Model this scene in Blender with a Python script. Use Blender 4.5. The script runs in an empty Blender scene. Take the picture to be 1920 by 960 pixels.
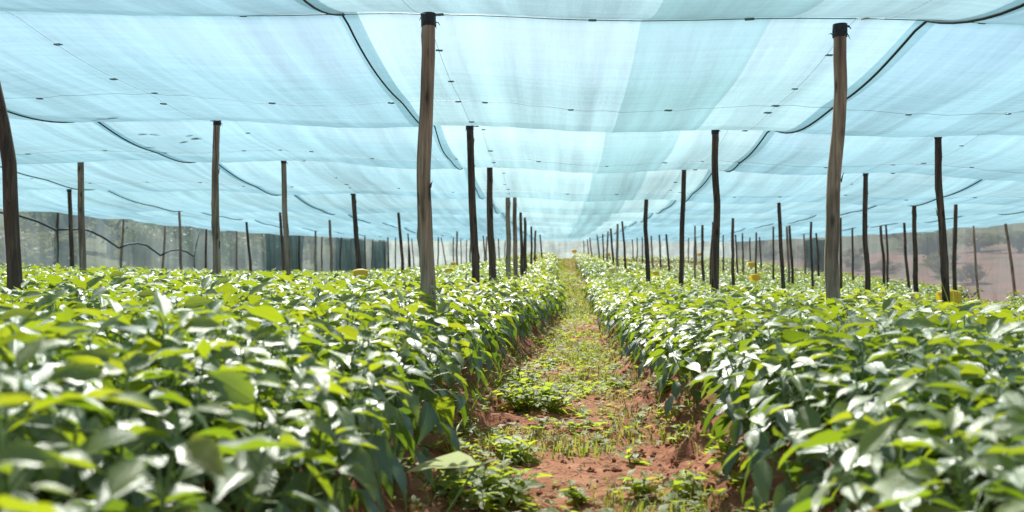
import bpy, math, random
import numpy as np
from mathutils import Matrix, Vector, Euler

random.seed(7)
RNG = np.random.default_rng(11)
sc = bpy.context.scene
COL = sc.collection
PI = math.pi

# ------------------------------------------------------------------ camera, sky, sun, exposure
F_PX, CAM_H = 1700.0, 0.72                 # focal length in photo pixels, eye height
YAW = math.atan((1045 - 960) / F_PX)
cam = bpy.data.cameras.new('camera')
cam_ob = bpy.data.objects.new('camera', cam)
COL.objects.link(cam_ob)
cam_ob.location = (0, 0, CAM_H)
cam_ob.rotation_euler = (PI / 2, 0, YAW)
cam.sensor_width = 36
cam.lens = 36 * F_PX / 1920
cam.clip_start, cam.clip_end = 0.05, 3000
cam.dof.use_dof = True
cam.dof.focus_distance = 5.0
cam.dof.aperture_fstop = 3.4
sc.camera = cam_ob

SUN_EL, SUN_AZ = math.radians(47), math.radians(-11)     # azimuth from +Y, negative to the left
world = bpy.data.worlds.new('World')
sc.world = world
world.use_nodes = True
wn = world.node_tree
sky = wn.nodes.new('ShaderNodeTexSky')
sky.sky_type = 'NISHITA'
sky.sun_disc = False
sky.sun_elevation = SUN_EL
sky.sun_rotation = SUN_AZ
sky.air_density, sky.dust_density, sky.ozone_density = 1.0, 2.6, 1.0
sky.altitude = 800
bg = wn.nodes['Background']
bg.inputs['Strength'].default_value = 0.058
wn.links.new(sky.outputs[0], bg.inputs['Color'])

sun = bpy.data.lights.new('sun', 'SUN')
sun.energy, sun.angle, sun.color = 5.0, math.radians(1.5), (1.0, 0.95, 0.87)
sun_ob = bpy.data.objects.new('sun', sun)
COL.objects.link(sun_ob)
sdir = Vector((math.sin(SUN_AZ) * math.cos(SUN_EL), math.cos(SUN_AZ) * math.cos(SUN_EL), math.sin(SUN_EL)))
sun_ob.rotation_euler = (-sdir).to_track_quat('-Z', 'Y').to_euler()
sun_ob.location = (0, 0, 30)

sc.view_settings.view_transform = 'Standard'
sc.view_settings.look = 'None'
sc.view_settings.gamma = 1.0
sc.view_settings.use_curve_mapping = False
sc.view_settings.exposure = 1.48
sc.render.engine = 'CYCLES'
sc.cycles.max_bounces = 10
sc.cycles.transparent_max_bounces = 24
sc.cycles.transmission_bounces = 8
sc.cycles.use_denoising = True

# ------------------------------------------------------------------ helpers
CA, SA = math.cos(YAW), math.sin(YAW)
def at(px, py, d):
    """point of the place seen at photo pixel (px, py) at distance d along the rows"""
    u = (px - 960) / F_PX
    t = d / (CA + u * SA)
    return Vector((t * (-SA + u * CA), d, CAM_H + (480 - py) / F_PX * t))
def project(x, y, z):
    dep = -SA * x + CA * y
    return 960 + F_PX * (CA * x + SA * y) / dep, 480 - F_PX * (z - CAM_H) / dep, dep

def tag(o, label=None, cat=None, group=None, kind=None):
    if label: o['label'] = label
    if cat: o['category'] = cat
    if group: o['group'] = group
    if kind: o['kind'] = kind
    return o
def link(name, data, parent=None):
    o = bpy.data.objects.new(name, data)
    COL.objects.link(o)
    if parent: o.parent = parent
    return o
def empty(name, loc, rz=0):
    o = link(name, None)
    o.location = loc
    o.rotation_euler = (0, 0, rz)
    o.empty_display_size = 0.05
    return o
def pymesh(name, V, Fc, mats, smooth=True):
    me = bpy.data.meshes.new(name)
    me.from_pydata([tuple(v) for v in V], [], [tuple(f) for f in Fc])
    for m in (mats if isinstance(mats, (list, tuple)) else [mats]):
        me.materials.append(m)
    if smooth:
        me.polygons.foreach_set('use_smooth', [True] * len(me.polygons))
    me.update()
    return me
def bigmesh(name, V, Fc, mats, mat_idx=None, smooth=True, luv=None):
    """numpy mesh; Fc (n,3) or (n,4)"""
    me = bpy.data.meshes.new(name)
    V = np.asarray(V, np.float32); Fc = np.asarray(Fc, np.int32)
    n, k = Fc.shape
    me.vertices.add(len(V)); me.vertices.foreach_set('co', V.ravel())
    me.loops.add(n * k); me.loops.foreach_set('vertex_index', Fc.ravel())
    me.polygons.add(n)
    me.polygons.foreach_set('loop_start', np.arange(0, n * k, k, dtype=np.int32))
    for m in (mats if isinstance(mats, (list, tuple)) else [mats]):
        me.materials.append(m)
    if mat_idx is not None:
        me.polygons.foreach_set('material_index', np.asarray(mat_idx, np.int32))
    me.polygons.foreach_set('use_smooth', np.full(n, smooth))
    me.update(calc_edges=True)
    if luv is not None:
        a = me.attributes.new('luv', 'FLOAT_VECTOR', 'POINT')
        a.data.foreach_set('vector', np.asarray(luv, np.float32).ravel())
    return me

def _hash(ix, iy, seed):
    n = (ix.astype(np.int64) * 374761393 + iy.astype(np.int64) * 668265263 + seed * 1442695041) & 0x7fffffff
    n = ((n ^ (n >> 13)) * 1274126177) & 0x7fffffff
    n = n ^ (n >> 16)
    return (n & 0xffff) / 65535.0
def vnoise(x, y, seed=0):
    ix, iy = np.floor(x), np.floor(y)
    fx, fy = x - ix, y - iy
    fx, fy = fx * fx * (3 - 2 * fx), fy * fy * (3 - 2 * fy)
    a, b = _hash(ix, iy, seed), _hash(ix + 1, iy, seed)
    c, d = _hash(ix, iy + 1, seed), _hash(ix + 1, iy + 1, seed)
    return (a * (1 - fx) + b * fx) * (1 - fy) + (c * (1 - fx) + d * fx) * fy
def fbm(x, y, seed=0, oct=4):
    s, a = 0, 0.5
    for i in range(oct):
        s = s + a * vnoise(x * 2 ** i + 17.3 * i, y * 2 ** i - 9.1 * i, seed + i)
        a *= 0.5
    return s                                            # 0 .. about 1
def sstep(a, b, x):
    t = np.clip((x - a) / (b - a), 0, 1)
    return t * t * (3 - 2 * t)

def tube(pts, rads, n=8, cap=True):
    V, Fc = [], []
    P = [Vector(p) for p in pts]
    for i, p in enumerate(P):
        d = (P[min(i + 1, len(P) - 1)] - P[max(i - 1, 0)]).normalized()
        ref = Vector((0, 0, 1)) if abs(d.z) < 0.9 else Vector((0, 1, 0))
        a = d.cross(ref).normalized(); b = d.cross(a)
        r = rads[i] if hasattr(rads, '__len__') else rads
        for k in range(n):
            q = 2 * PI * k / n
            rr = r[k] if hasattr(r, '__len__') else r
            V.append(p + (a * math.cos(q) + b * math.sin(q)) * rr)
    for i in range(len(P) - 1):
        for k in range(n):
            k2 = (k + 1) % n
            Fc.append((i * n + k, i * n + k2, (i + 1) * n + k2, (i + 1) * n + k))
    if cap:
        Fc.append(tuple(range(n - 1, -1, -1)))
        Fc.append(tuple((len(P) - 1) * n + k for k in range(n)))
    return V, Fc
class MB:
    def __init__(s): s.V, s.F = [], []
    def add(s, V, Fc):
        o = len(s.V); s.V += list(V); s.F += [tuple(i + o for i in f) for f in Fc]; return s
    def box(s, c, h, rot=None):
        V = []
        for z in (-1, 1):
            for x, y in ((-1, -1), (1, -1), (1, 1), (-1, 1)):
                v = Vector((x * h[0], y * h[1], z * h[2]))
                if rot: v = rot @ v
                V.append(Vector(c) + v)
        return s.add(V, [(3, 2, 1, 0), (4, 5, 6, 7), (0, 1, 5, 4), (1, 2, 6, 5), (2, 3, 7, 6), (3, 0, 4, 7)])
    def mesh(s, name, m, smooth=True): return pymesh(name, s.V, s.F, m, smooth)

ORD = ('first second third fourth fifth sixth seventh eighth ninth tenth eleventh twelfth thirteenth fourteenth fifteenth sixteenth '
       'seventeenth eighteenth nineteenth twentieth').split()
def ordinal(i):
    return ORD[i] if i < 20 else ('twenty-' + ORD[i - 20] if i < 29 else ('thirtieth' if i == 29 else 'thirty-' + ORD[i - 30]))

# ------------------------------------------------------------------ materials
class NT:
    def __init__(s, name):
        s.m = bpy.data.materials.new(name); s.m.use_nodes = True
        s.t = s.m.node_tree; s.t.nodes.clear()
        s.out = s.n('ShaderNodeOutputMaterial')
    def n(s, typ, ins=None, **kw):
        nd = s.t.nodes.new(typ)
        for k, v in kw.items(): setattr(nd, k, v)
        for k, v in (ins or {}).items():
            if hasattr(v, 'is_linked') or hasattr(v, 'links'):
                s.t.links.new(v, nd.inputs[k])
            else:
                nd.inputs[k].default_value = v
        return nd
    def math(s, op, a, b=0.0, clamp=False):
        return s.n('ShaderNodeMath', {0: a, 1: b}, operation=op, use_clamp=clamp).outputs[0]
    def mix(s, f, a, b, blend='MIX'):
        nd = s.n('ShaderNodeMix', data_type='RGBA', blend_type=blend)
        for k, v in ((0, f), (6, a), (7, b)):
            if hasattr(v, 'links'): s.t.links.new(v, nd.inputs[k])
            else: nd.inputs[k].default_value = (*v, 1) if hasattr(v, '__len__') and len(v) == 3 else v
        return nd.outputs[2]
    def noise(s, vec, scale, detail=4, rough=0.55):
        return s.n('ShaderNodeTexNoise', {'Vector': vec, 'Scale': scale, 'Detail': detail, 'Roughness': rough}).outputs['Fac']
    def mapping(s, vec, scale=(1, 1, 1), loc=(0, 0, 0)):
        return s.n('ShaderNodeMapping', {'Vector': vec, 'Scale': scale, 'Location': loc}).outputs[0]
    def ramp(s, fac, stops):
        r = s.n('ShaderNodeValToRGB', {'Fac': fac})
        el = r.color_ramp.elements
        while len(el) < len(stops): el.new(0.5)
        for e, (p, c) in zip(el, stops):
            e.position = p; e.color = (*c, 1) if len(c) == 3 else c
        return r.outputs[0]
    def bump(s, h, strength=0.4, dist=0.01):
        return s.n('ShaderNodeBump', {'Height': h, 'Strength': strength, 'Distance': dist}).outputs[0]
    def bsdf(s, **kw):
        return s.n('ShaderNodeBsdfPrincipled', {k.replace('_', ' '): v for k, v in kw.items()})
    def surf(s, sh):
        s.t.links.new(sh, s.out.inputs['Surface']); return s.m
def c4(c): return (*c, 1)

def leaf_mat(name, a, b, ta, tb, trans=0.42, rough=0.36, spec=0.5, coat=0.0):
    t = NT(name)
    at_ = t.n('ShaderNodeAttribute', attribute_name='luv')
    sp = t.n('ShaderNodeSeparateXYZ', {0: at_.outputs['Vector']})
    u, s_, r = sp.outputs
    ob = t.n('ShaderNodeObjectInfo').outputs['Random']
    rnd = t.math('FRACT', t.math('ADD', r, ob))
    au = t.math('ABSOLUTE', u)
    rib = t.math('SUBTRACT', 1.0, t.math('MULTIPLY', au, 9.0), clamp=True)
    side = t.math('SINE', t.math('MULTIPLY', t.math('SUBTRACT', t.math('MULTIPLY', s_, 8.0), t.math('MULTIPLY', au, 1.6)), 6.283))
    vein = t.math('MAXIMUM', rib, t.math('MULTIPLY', t.math('POWER', t.math('ABSOLUTE', side), 14.0), 0.5))
    geo = t.n('ShaderNodeNewGeometry')
    blot = t.noise(geo.outputs['Position'], 38.0, 3)
    col = t.mix(rnd, a, b)
    col = t.mix(t.math('MULTIPLY', blot, 0.35), col, tuple(x * 0.55 for x in a))
    col = t.mix(t.math('MULTIPLY', vein, 0.55), col, tuple(min(1, x * 1.7 + 0.02) for x in b))
    sp2 = t.n('ShaderNodeTexVoronoi', {'Vector': geo.outputs['Position'], 'Scale': 55.0}).outputs['Distance']
    sick = t.math('GREATER_THAN', t.math('FRACT', t.math('MULTIPLY', rnd, 7.3)), 0.72)
    spot = t.math('MULTIPLY', t.math('LESS_THAN', sp2, 0.2), sick)
    col = t.mix(t.math('MULTIPLY', spot, 0.8), col, (0.20, 0.13, 0.05))
    tc = t.mix(rnd, ta, tb)
    tc = t.mix(t.math('MULTIPLY', vein, 0.3), tc, tuple(x * 0.6 for x in ta))
    nrm = t.bump(t.math('ADD', vein, t.math('MULTIPLY', blot, 1.2)), 0.35, 0.003)
    p = t.bsdf(Base_Color=col, Roughness=rough, Specular_IOR_Level=spec, Normal=nrm, Coat_Weight=coat, Coat_Roughness=0.36, Coat_Normal=nrm)
    tr = t.n('ShaderNodeBsdfTranslucent', {'Color': tc, 'Normal': nrm})
    mx = t.n('ShaderNodeMixShader', {0: trans, 1: p.outputs[0], 2: tr.outputs[0]})
    return t.surf(mx.outputs[0])

def net_mat(name, hole, tcol, trcol, dcol, w_tr=0.7, streak=0.5, vert=False, thick=0.06):
    """woven shade net: share of open holes, light scattered through the threads and back from them"""
    t = NT(name)
    co = t.n('ShaderNodeTexCoord').outputs['Object']
    if vert:
        a = t.noise(t.mapping(co, (2.5, 2.5, 0.25)), 2.0, 4)
        b = t.noise(t.mapping(co, (0.5, 0.5, 5.0)), 3.0, 3)
    else:
        a = t.noise(t.mapping(co, (3.2, 0.05, 1)), 2.2, 5, 0.65)       # density bands along the cloth's length
        b = t.noise(t.mapping(co, (0.5, 9.0, 1)), 3.0, 3)              # across it
    fine = t.noise(t.mapping(co, (240, 12, 30) if not vert else (60, 60, 400)), 1.0, 1)
    v = t.math('ADD', t.math('MULTIPLY', t.math('SUBTRACT', a, 0.5), 1.0), t.math('MULTIPLY', t.math('SUBTRACT', b, 0.5), 0.35))
    v = t.math('ADD', v, t.math('MULTIPLY', t.math('SUBTRACT', fine, 0.5), 0.25))
    # threads have thickness: the slanter a ray meets the weave, the less of it finds a hole
    geo = t.n('ShaderNodeNewGeometry')
    cs = t.math('ABSOLUTE', t.n('ShaderNodeVectorMath', {0: geo.outputs['Incoming'], 1: geo.outputs['Normal']}, operation='DOT_PRODUCT').outputs['Value'])
    tan = t.math('SQRT', t.math('SUBTRACT', t.math('DIVIDE', 1.0, t.math('MULTIPLY', t.math('MAXIMUM', cs, 0.1), t.math('MAXIMUM', cs, 0.1))), 1.0))
    open_ = t.math('SUBTRACT', 1.0, t.math('MULTIPLY', t.math('MINIMUM', tan, 4.0), thick))
    fac = t.math('MULTIPLY', open_, t.math('ADD', hole, t.math('MULTIPLY', v, -streak * hole)), clamp=True)
    tp = t.n('ShaderNodeBsdfTransparent', {'Color': c4(tcol)})
    wv = t.noise(t.mapping(co, (1.1, 0.16, 1) if not vert else (0.6, 0.6, 0.6)), 1.0, 3)
    den = t.math('ADD', t.math('MULTIPLY', v, 1.1), t.math('MULTIPLY', t.math('SUBTRACT', wv, 0.5), 0.9))
    den = t.math('ADD', 1.0, den)
    tcl = t.n('ShaderNodeVectorMath', {0: trcol, 'Scale': den}, operation='SCALE').outputs[0]
    tl = t.n('ShaderNodeBsdfTranslucent', {'Color': tcl})
    df = t.n('ShaderNodeBsdfDiffuse', {'Color': c4(dcol)})
    th = t.n('ShaderNodeMixShader', {0: w_tr, 1: df.outputs[0], 2: tl.outputs[0]})
    mx = t.n('ShaderNodeMixShader', {0: fac, 1: th.outputs[0], 2: tp.outputs[0]})
    return t.surf(mx.outputs[0])

def wood_mat(name, pale, mid, dark):
    t = NT(name)
    co = t.n('ShaderNodeTexCoord').outputs['Object']
    rnd = t.n('ShaderNodeObjectInfo').outputs['Random']
    co2 = t.n('ShaderNodeVectorMath', {0: co, 1: t.n('ShaderNodeCombineXYZ', {0: t.math('MULTIPLY', rnd, 30.0), 2: t.math('MULTIPLY', rnd, 9.0)}).outputs[0]}, operation='ADD').outputs[0]
    grain = t.noise(t.mapping(co2, (55, 55, 2.2)), 1.0, 5, 0.65)
    patch = t.noise(t.mapping(co2, (9, 9, 2.5)), 1.0, 3)
    col = t.ramp(grain, [(0.30, dark), (0.47, mid), (0.62, pale), (0.8, tuple(x * 1.2 for x in pale))])
    col = t.mix(t.ramp(patch, [(0.48, (0, 0, 0)), (0.72, (0.8, 0.8, 0.8))]), col, dark)
    kn = t.n('ShaderNodeTexVoronoi', {'Vector': t.mapping(co2, (16, 16, 5)), 'Scale': 1.0}).outputs['Distance']
    col = t.mix(t.ramp(kn, [(0.1, (0.9, 0.9, 0.9)), (0.24, (0, 0, 0))]), col, tuple(x * 0.35 for x in dark))
    col = t.mix(t.math('MULTIPLY', rnd, 0.18), col, dark)
    p = t.bsdf(Base_Color=col, Roughness=0.85, Normal=t.bump(grain, 0.9, 0.006))
    return t.surf(p.outputs[0])

def plain_mat(name, col, rough=0.6, var=0.25, scale=20, trans=0.0, trcol=None, metal=0.0):
    t = NT(name)
    co = t.n('ShaderNodeTexCoord').outputs['Object']
    nz = t.noise(co, scale, 4)
    cc = t.mix(t.math('MULTIPLY', nz, var * 2), col, tuple(x * 0.5 for x in col))
    p = t.bsdf(Base_Color=cc, Roughness=rough, Metallic=metal, Normal=t.bump(nz, 0.25, 0.004))
    if trans:
        tl = t.n('ShaderNodeBsdfTranslucent', {'Color': c4(trcol or col)})
        return t.surf(t.n('ShaderNodeMixShader', {0: trans, 1: p.outputs[0], 2: tl.outputs[0]}).outputs[0])
    return t.surf(p.outputs[0])

def soil_mat(name, green):
    t = NT(name)
    co = t.n('ShaderNodeNewGeometry').outputs['Position']
    big = t.noise(co, 1.1, 4); mid = t.noise(co, 7.0, 5, 0.6); fine = t.noise(co, 55.0, 5, 0.7)
    col = t.ramp(mid, [(0.3, (0.20, 0.066, 0.034)), (0.5, (0.36, 0.140, 0.078)), (0.7, (0.48, 0.23, 0.14))])
    col = t.mix(t.math('MULTIPLY', fine, 0.6), col, (0.10, 0.035, 0.02))
    cr = t.ramp(fine, [(0.62, (0, 0, 0)), (0.72, (1, 1, 1))])
    col = t.mix(t.math('MULTIPLY', cr, 0.3), col, (0.45, 0.24, 0.15))
    if green:
        g = t.ramp(t.math('ADD', t.math('MULTIPLY', big, 0.75), t.math('MULTIPLY', fine, 0.35)), [(0.5, (0, 0, 0)), (0.66, (1, 1, 1))])
        col = t.mix(t.math('MULTIPLY', g, green), col, (0.17, 0.17, 0.035))
    p = t.bsdf(Base_Color=col, Roughness=0.95, Specular_IOR_Level=0.2,
               Normal=t.bump(t.math('ADD', mid, t.math('MULTIPLY', fine, 0.6)), 0.8, 0.02))
    return t.surf(p.outputs[0])

def hill_mat(name, stops=((0.38, (0.05, 0.075, 0.028)), (0.5, (0.10, 0.125, 0.045)), (0.60, (0.17, 0.165, 0.06)), (0.7, (0.24, 0.17, 0.085)))):
    t = NT(name)
    co = t.n('ShaderNodeNewGeometry').outputs['Position']
    a = t.noise(co, 0.5, 5, 0.65); b = t.noise(co, 3.0, 4, 0.6)
    col = t.ramp(t.math('ADD', t.math('MULTIPLY', a, 0.7), t.math('MULTIPLY', b, 0.3)), list(stops))
    return t.surf(t.bsdf(Base_Color=col, Roughness=0.95, Normal=t.bump(b, 0.8, 0.1)).outputs[0])
M = {}
M['young'] = leaf_mat('young_leaf', (0.085, 0.140, 0.014), (0.120, 0.170, 0.016), (0.40, 0.50, 0.015), (0.54, 0.57, 0.02), 0.44, 0.44, 1.0, 0.5)
M['mature'] = leaf_mat('mature_leaf', (0.036, 0.080, 0.020), (0.060, 0.110, 0.022), (0.16, 0.28, 0.02), (0.28, 0.40, 0.02), 0.34, 0.45, 1.0, 0.6)
M['mid'] = leaf_mat('half_grown_leaf', (0.055, 0.110, 0.016), (0.085, 0.140, 0.018), (0.28, 0.42, 0.015), (0.42, 0.50, 0.02), 0.40, 0.44, 1.0, 0.6)
M['weed'] = leaf_mat('weed_leaf', (0.10, 0.15, 0.025), (0.14, 0.19, 0.03), (0.46, 0.58, 0.04), (0.60, 0.66, 0.05), 0.52, 0.5, 0.7)
M['pale_leaf'] = leaf_mat('pale_broad_leaf', (0.50, 0.56, 0.36), (0.52, 0.58, 0.38), (0.6, 0.66, 0.34), (0.6, 0.66, 0.34), 0.4, 0.6, 0.4)
M['grass'] = leaf_mat('grass_blade', (0.10, 0.15, 0.02), (0.17, 0.19, 0.03), (0.32, 0.40, 0.03), (0.44, 0.44, 0.06), 0.45, 0.5)
M['straw'] = plain_mat('dry_straw', (0.36, 0.25, 0.13), 0.8, 0.3)
M['tree_leaf'] = leaf_mat('tree_leaf', (0.05, 0.09, 0.03), (0.11, 0.15, 0.04), (0.16, 0.24, 0.03), (0.3, 0.34, 0.04), 0.4, 0.5)
M['dry_leaf'] = leaf_mat('yellowing_leaf', (0.20, 0.17, 0.05), (0.13, 0.15, 0.04), (0.35, 0.30, 0.06), (0.3, 0.3, 0.05), 0.4, 0.55)
M['stem'] = plain_mat('green_stem', (0.12, 0.19, 0.04), 0.5, 0.2, 40)
M['bark'] = plain_mat('tree_bark', (0.10, 0.075, 0.055), 0.9, 0.5, 12)
M['soil'] = soil_mat('red_soil', 0.1)
M['path'] = soil_mat('trodden_red_soil', 0.22)
M['hill'] = hill_mat('dry_green_hillside')
M['hill_red'] = hill_mat('bare_red_slope', ((0.36, (0.10, 0.10, 0.045)), (0.47, (0.22, 0.12, 0.075)), (0.58, (0.33, 0.15, 0.10)), (0.7, (0.40, 0.22, 0.16))))
M['clod'] = soil_mat('soil_clod', 0)
M['wood'] = wood_mat('weathered_pole', (0.50, 0.37, 0.275), (0.35, 0.235, 0.165), (0.11, 0.073, 0.054))
M['wood_dark'] = wood_mat('dark_pole', (0.20, 0.12, 0.08), (0.105, 0.064, 0.045), (0.030, 0.022, 0.019))
M['black'] = plain_mat('black_rubber_strip', (0.018, 0.018, 0.02), 0.6, 0.3, 60)
M['rope'] = plain_mat('dark_seam_cord', (0.015, 0.05, 0.05), 0.7, 0.3, 90)
M['wire'] = plain_mat('thin_wire', (0.16, 0.24, 0.26), 0.5, 0.2, 90)
M['clip'] = plain_mat('net_clip', (0.16, 0.26, 0.26), 0.5, 0.2, 90)
M['net'] = net_mat('sun_glow_shade_net', 0.80, (0.93, 0.98, 0.98), (0.210, 0.340, 0.375), (0.19, 0.36, 0.40), 0.66, 0.4, False, 0.222)  # paler cloth: the sun's glow over the path is put into its colour
M['net_off_glow'] = net_mat('off_glow_shade_net', 0.70, (0.86, 0.955, 0.985), (0.165, 0.295, 0.350), (0.16, 0.33, 0.39), 0.66, 0.4, False, 0.222)  # same cloth coloured bluer, painting the fall-off away from the sun's glow
M['net_thin'] = net_mat('thin_shade_net', 0.80, (0.93, 0.98, 0.98), (0.210, 0.340, 0.375), (0.19, 0.36, 0.40), 0.66, 0.3, False, 0.12)
M['wall_net'] = net_mat('grey_side_net', 0.27, (0.92, 0.95, 0.95), (0.37, 0.44, 0.46), (0.40, 0.46, 0.48), 0.5, 0.35, True)
M['dark_net'] = net_mat('dark_teal_side_net', 0.35, (0.7, 0.8, 0.8), (0.10, 0.17, 0.18), (0.10, 0.17, 0.18), 0.5, 0.9, True)
M['trap'] = plain_mat('yellow_sticky_sheet', (0.86, 0.64, 0.06), 0.45, 0.05, 12, 0.5, (0.95, 0.78, 0.12))
M['trap_pale'] = plain_mat('pale_sticky_sheet', (0.86, 0.78, 0.40), 0.45, 0.05, 12, 0.5, (0.95, 0.88, 0.5))
M['stick'] = plain_mat('trap_stick', (0.20, 0.13, 0.08), 0.8, 0.3, 30)

# ------------------------------------------------------------------ lie of the land
X_IN_L, X_IN_R, Y_FAR = -9.35, 9.75, 51.0
def foot_l(y): return np.interp(y, [0, 4, 8, 12, 14, 18, 51], [-0.20, -0.20, -0.14, 0.02, 0.12, 0.02, 0.08])
def foot_r(y): return np.interp(y, [0, 4, 8, 14, 20, 51], [0.34, 0.38, 0.42, 0.50, 0.62, 0.78])
BEDS_R = [None, (2.15, 3.75), (4.10, 5.70), (6.05, 7.60), (7.95, 9.35)]
BEDS_L = [None, (-6.20, -4.62), (-8.00, -6.45), (-9.10, -8.30)]
CROSS = [(15.2, 0.6), (23.2, 1.0), (33.0, 1.5), (42.5, 1.7)]
def bed_mask(x, y, m=0.0):
    """1 on the flat top of a bed, falling to 0 in the furrows; m shrinks the beds"""
    fl, fr = foot_l(y) - np.interp(y, [2, 4, 6, 9, 13], [0.38, 0.36, 0.31, 0.26, 0.22]), foot_r(y) + np.interp(y, [2, 4, 6, 10], [0.27, 0.26, 0.23, 0.20])
    w = 0.13
    b = sstep(fr - 0.27 + m, fr + 0.03 + m, x) * (1 - sstep(1.82 - m, 1.82 + w - m, x))
    b = np.maximum(b, sstep(-4.35 - w + m, -4.35 + m, x) * (1 - sstep(fl - 0.02 - m, fl + 0.26 - m, x)))
    for lo, hi in BEDS_R[1:] + BEDS_L[1:]:
        b = np.maximum(b, sstep(lo - w + m, lo + m, x) * (1 - sstep(hi - m, hi + w - m, x)))
    for k, (cy, cw) in enumerate(CROSS):
        wob = cy + 0.5 * np.sin(x * 0.9 + k * 2)
        c = 1 - sstep(cw / 2 + m, cw / 2 + w + m, np.abs(y - wob))
        if k == 0: c = c * ((x > 1.9) | (x < 0))
        b = b * (1 - c)
    return b * sstep(-4, -3.5, y) * (1 - sstep(49.8, 50.2, y))
def base_z(x, y):
    z = np.interp(y, [-50, 0, 4.4, 7.5, 10, 13, 17, 22, 51, 60, 200, 600], [0, 0, 0, -0.10, -0.13, -0.14, -0.12, 0.0, 0.56, 0.85, 6.0, 16.0])
    z = z + 0.033 * np.clip(-x - 0.6, 0, 9) * sstep(3.0, 8.0, y)
    z = z - np.interp(y, [0, 10, 13, 20, 51, 70], [0, 0, 0.08, 0.38, 1.35, 0.8]) * sstep(-0.8, -6.5, x)
    z = z - np.interp(y, [0, 4, 7.5, 10, 13, 17, 25, 41, 60], [0.03, 0.05, 0.07, 0.14, 0.25, 0.29, 0.29, 0.15, 0.1]) * sstep(1.75, 3.2, x) - 0.02 * np.clip(x - 3.2, 0, 6.6)
    z = z + 0.16 * np.clip(-9.9 - x, 0, 60) + 0.075 * np.clip(x - 10.3, 0, 80)
    return z
def land(x, y, rough=True):
    x = np.asarray(x, float); y = np.asarray(y, float)
    z = base_z(x, y) + 0.20 * bed_mask(x, y)
    inside = (x > -9.6) & (x < 10) & (y < 51) & (y > -4)
    if rough:
        near = np.exp(-np.maximum(y - 3, 0) / 9.0)
        bank = 0.35 + sstep(0.0, 0.25, np.abs(x - 0.10) - 0.18)
        z = z + np.where(inside, 1, 3) * 0.05 * (fbm(x * 1.7, y * 1.7, 3) - 0.5)
        z = z + near * 0.09 * sstep(0.12, 0.4, np.abs(x - 0.1)) * (fbm(x * 4.2, y * 4.2, 31, 2) - 0.4)
        z = z + near * bank * (0.10 * (fbm(x * 9, y * 9, 8, 4) - 0.5) + 0.035 * (np.abs(vnoise(x * 24, y * 24, 21) - 0.5) - 0.25))
    return z

def axis(parts):
    out = [parts[0][0]]
    for a, b, s in parts:
        n = max(1, int(round((b - a) / s)))
        out += list(np.linspace(a, b, n + 1)[1:])
    return np.array(out)
xs = axis([(-600, -60, 60), (-60, -12, 3), (-12, -2.6, 0.13), (-2.6, -0.8, 0.06), (-0.8, 1.0, 0.018), (1.0, 2.4, 0.06), (2.4, 12, 0.13), (12, 60, 3), (60, 600, 60)])
ys = axis([(-60, -4, 8), (-4, 1.6, 0.2), (1.6, 6.5, 0.02), (6.5, 12, 0.05), (12, 52, 0.16), (52, 120, 4), (120, 900, 60)])
def grid_mesh(name, xs, ys, zf, mat):
    X, Y = np.meshgrid(xs, ys)
    V = np.stack([X, Y, zf(X, Y)], -1).reshape(-1, 3)
    nx, ny = len(xs), len(ys)
    i = (np.arange(ny - 1)[:, None] * nx + np.arange(nx - 1)[None, :]).ravel()
    return bigmesh(name, V, np.stack([i, i + 1, i + nx + 1, i + nx], -1), mat)
X, Y = np.meshgrid(xs, ys)
V = np.stack([X, Y, land(X, Y)], -1).reshape(-1, 3)
nx, ny = len(xs), len(ys)
ii = (np.arange(ny - 1)[:, None] * nx + np.arange(nx - 1)[None, :]).ravel()
Fc = np.stack([ii, ii + 1, ii + nx + 1, ii + nx], -1)
cx = V[Fc].mean(1)
onp = (cx[:, 0] > foot_l(cx[:, 1]) - 0.02) & (cx[:, 0] < foot_r(cx[:, 1]) + 0.02) & (cx[:, 1] > -4) & (cx[:, 1] < 50.5)
def sub(name, sel, mat):
    f = Fc[sel]; used, inv = np.unique(f, return_inverse=True)
    return bigmesh(name, V[used], inv.reshape(f.shape), mat)
outside = (cx[:, 0] < -9.7) | (cx[:, 1] > 51.4)
red_side = (cx[:, 0] > 10.1) & ~outside
outside = outside & ~red_side
tag(link('bare_slope', sub('bare_slope', red_side, M['hill_red'])), 'bare reddish slope outside the right net wall', kind='structure')
tag(link('hillside', sub('hillside', outside, M['hill'])), 'rising dry green and reddish slopes outside the nets', kind='structure')
tag(link('ground', sub('ground', ~onp & ~outside & ~red_side, M['soil'])), 'red soil raised into long planting beds with furrows between', kind='structure')
tag(link('path', sub('path', onp, M['path'])), 'trodden red earth path with patchy weeds between the two near beds', kind='structure')

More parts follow.
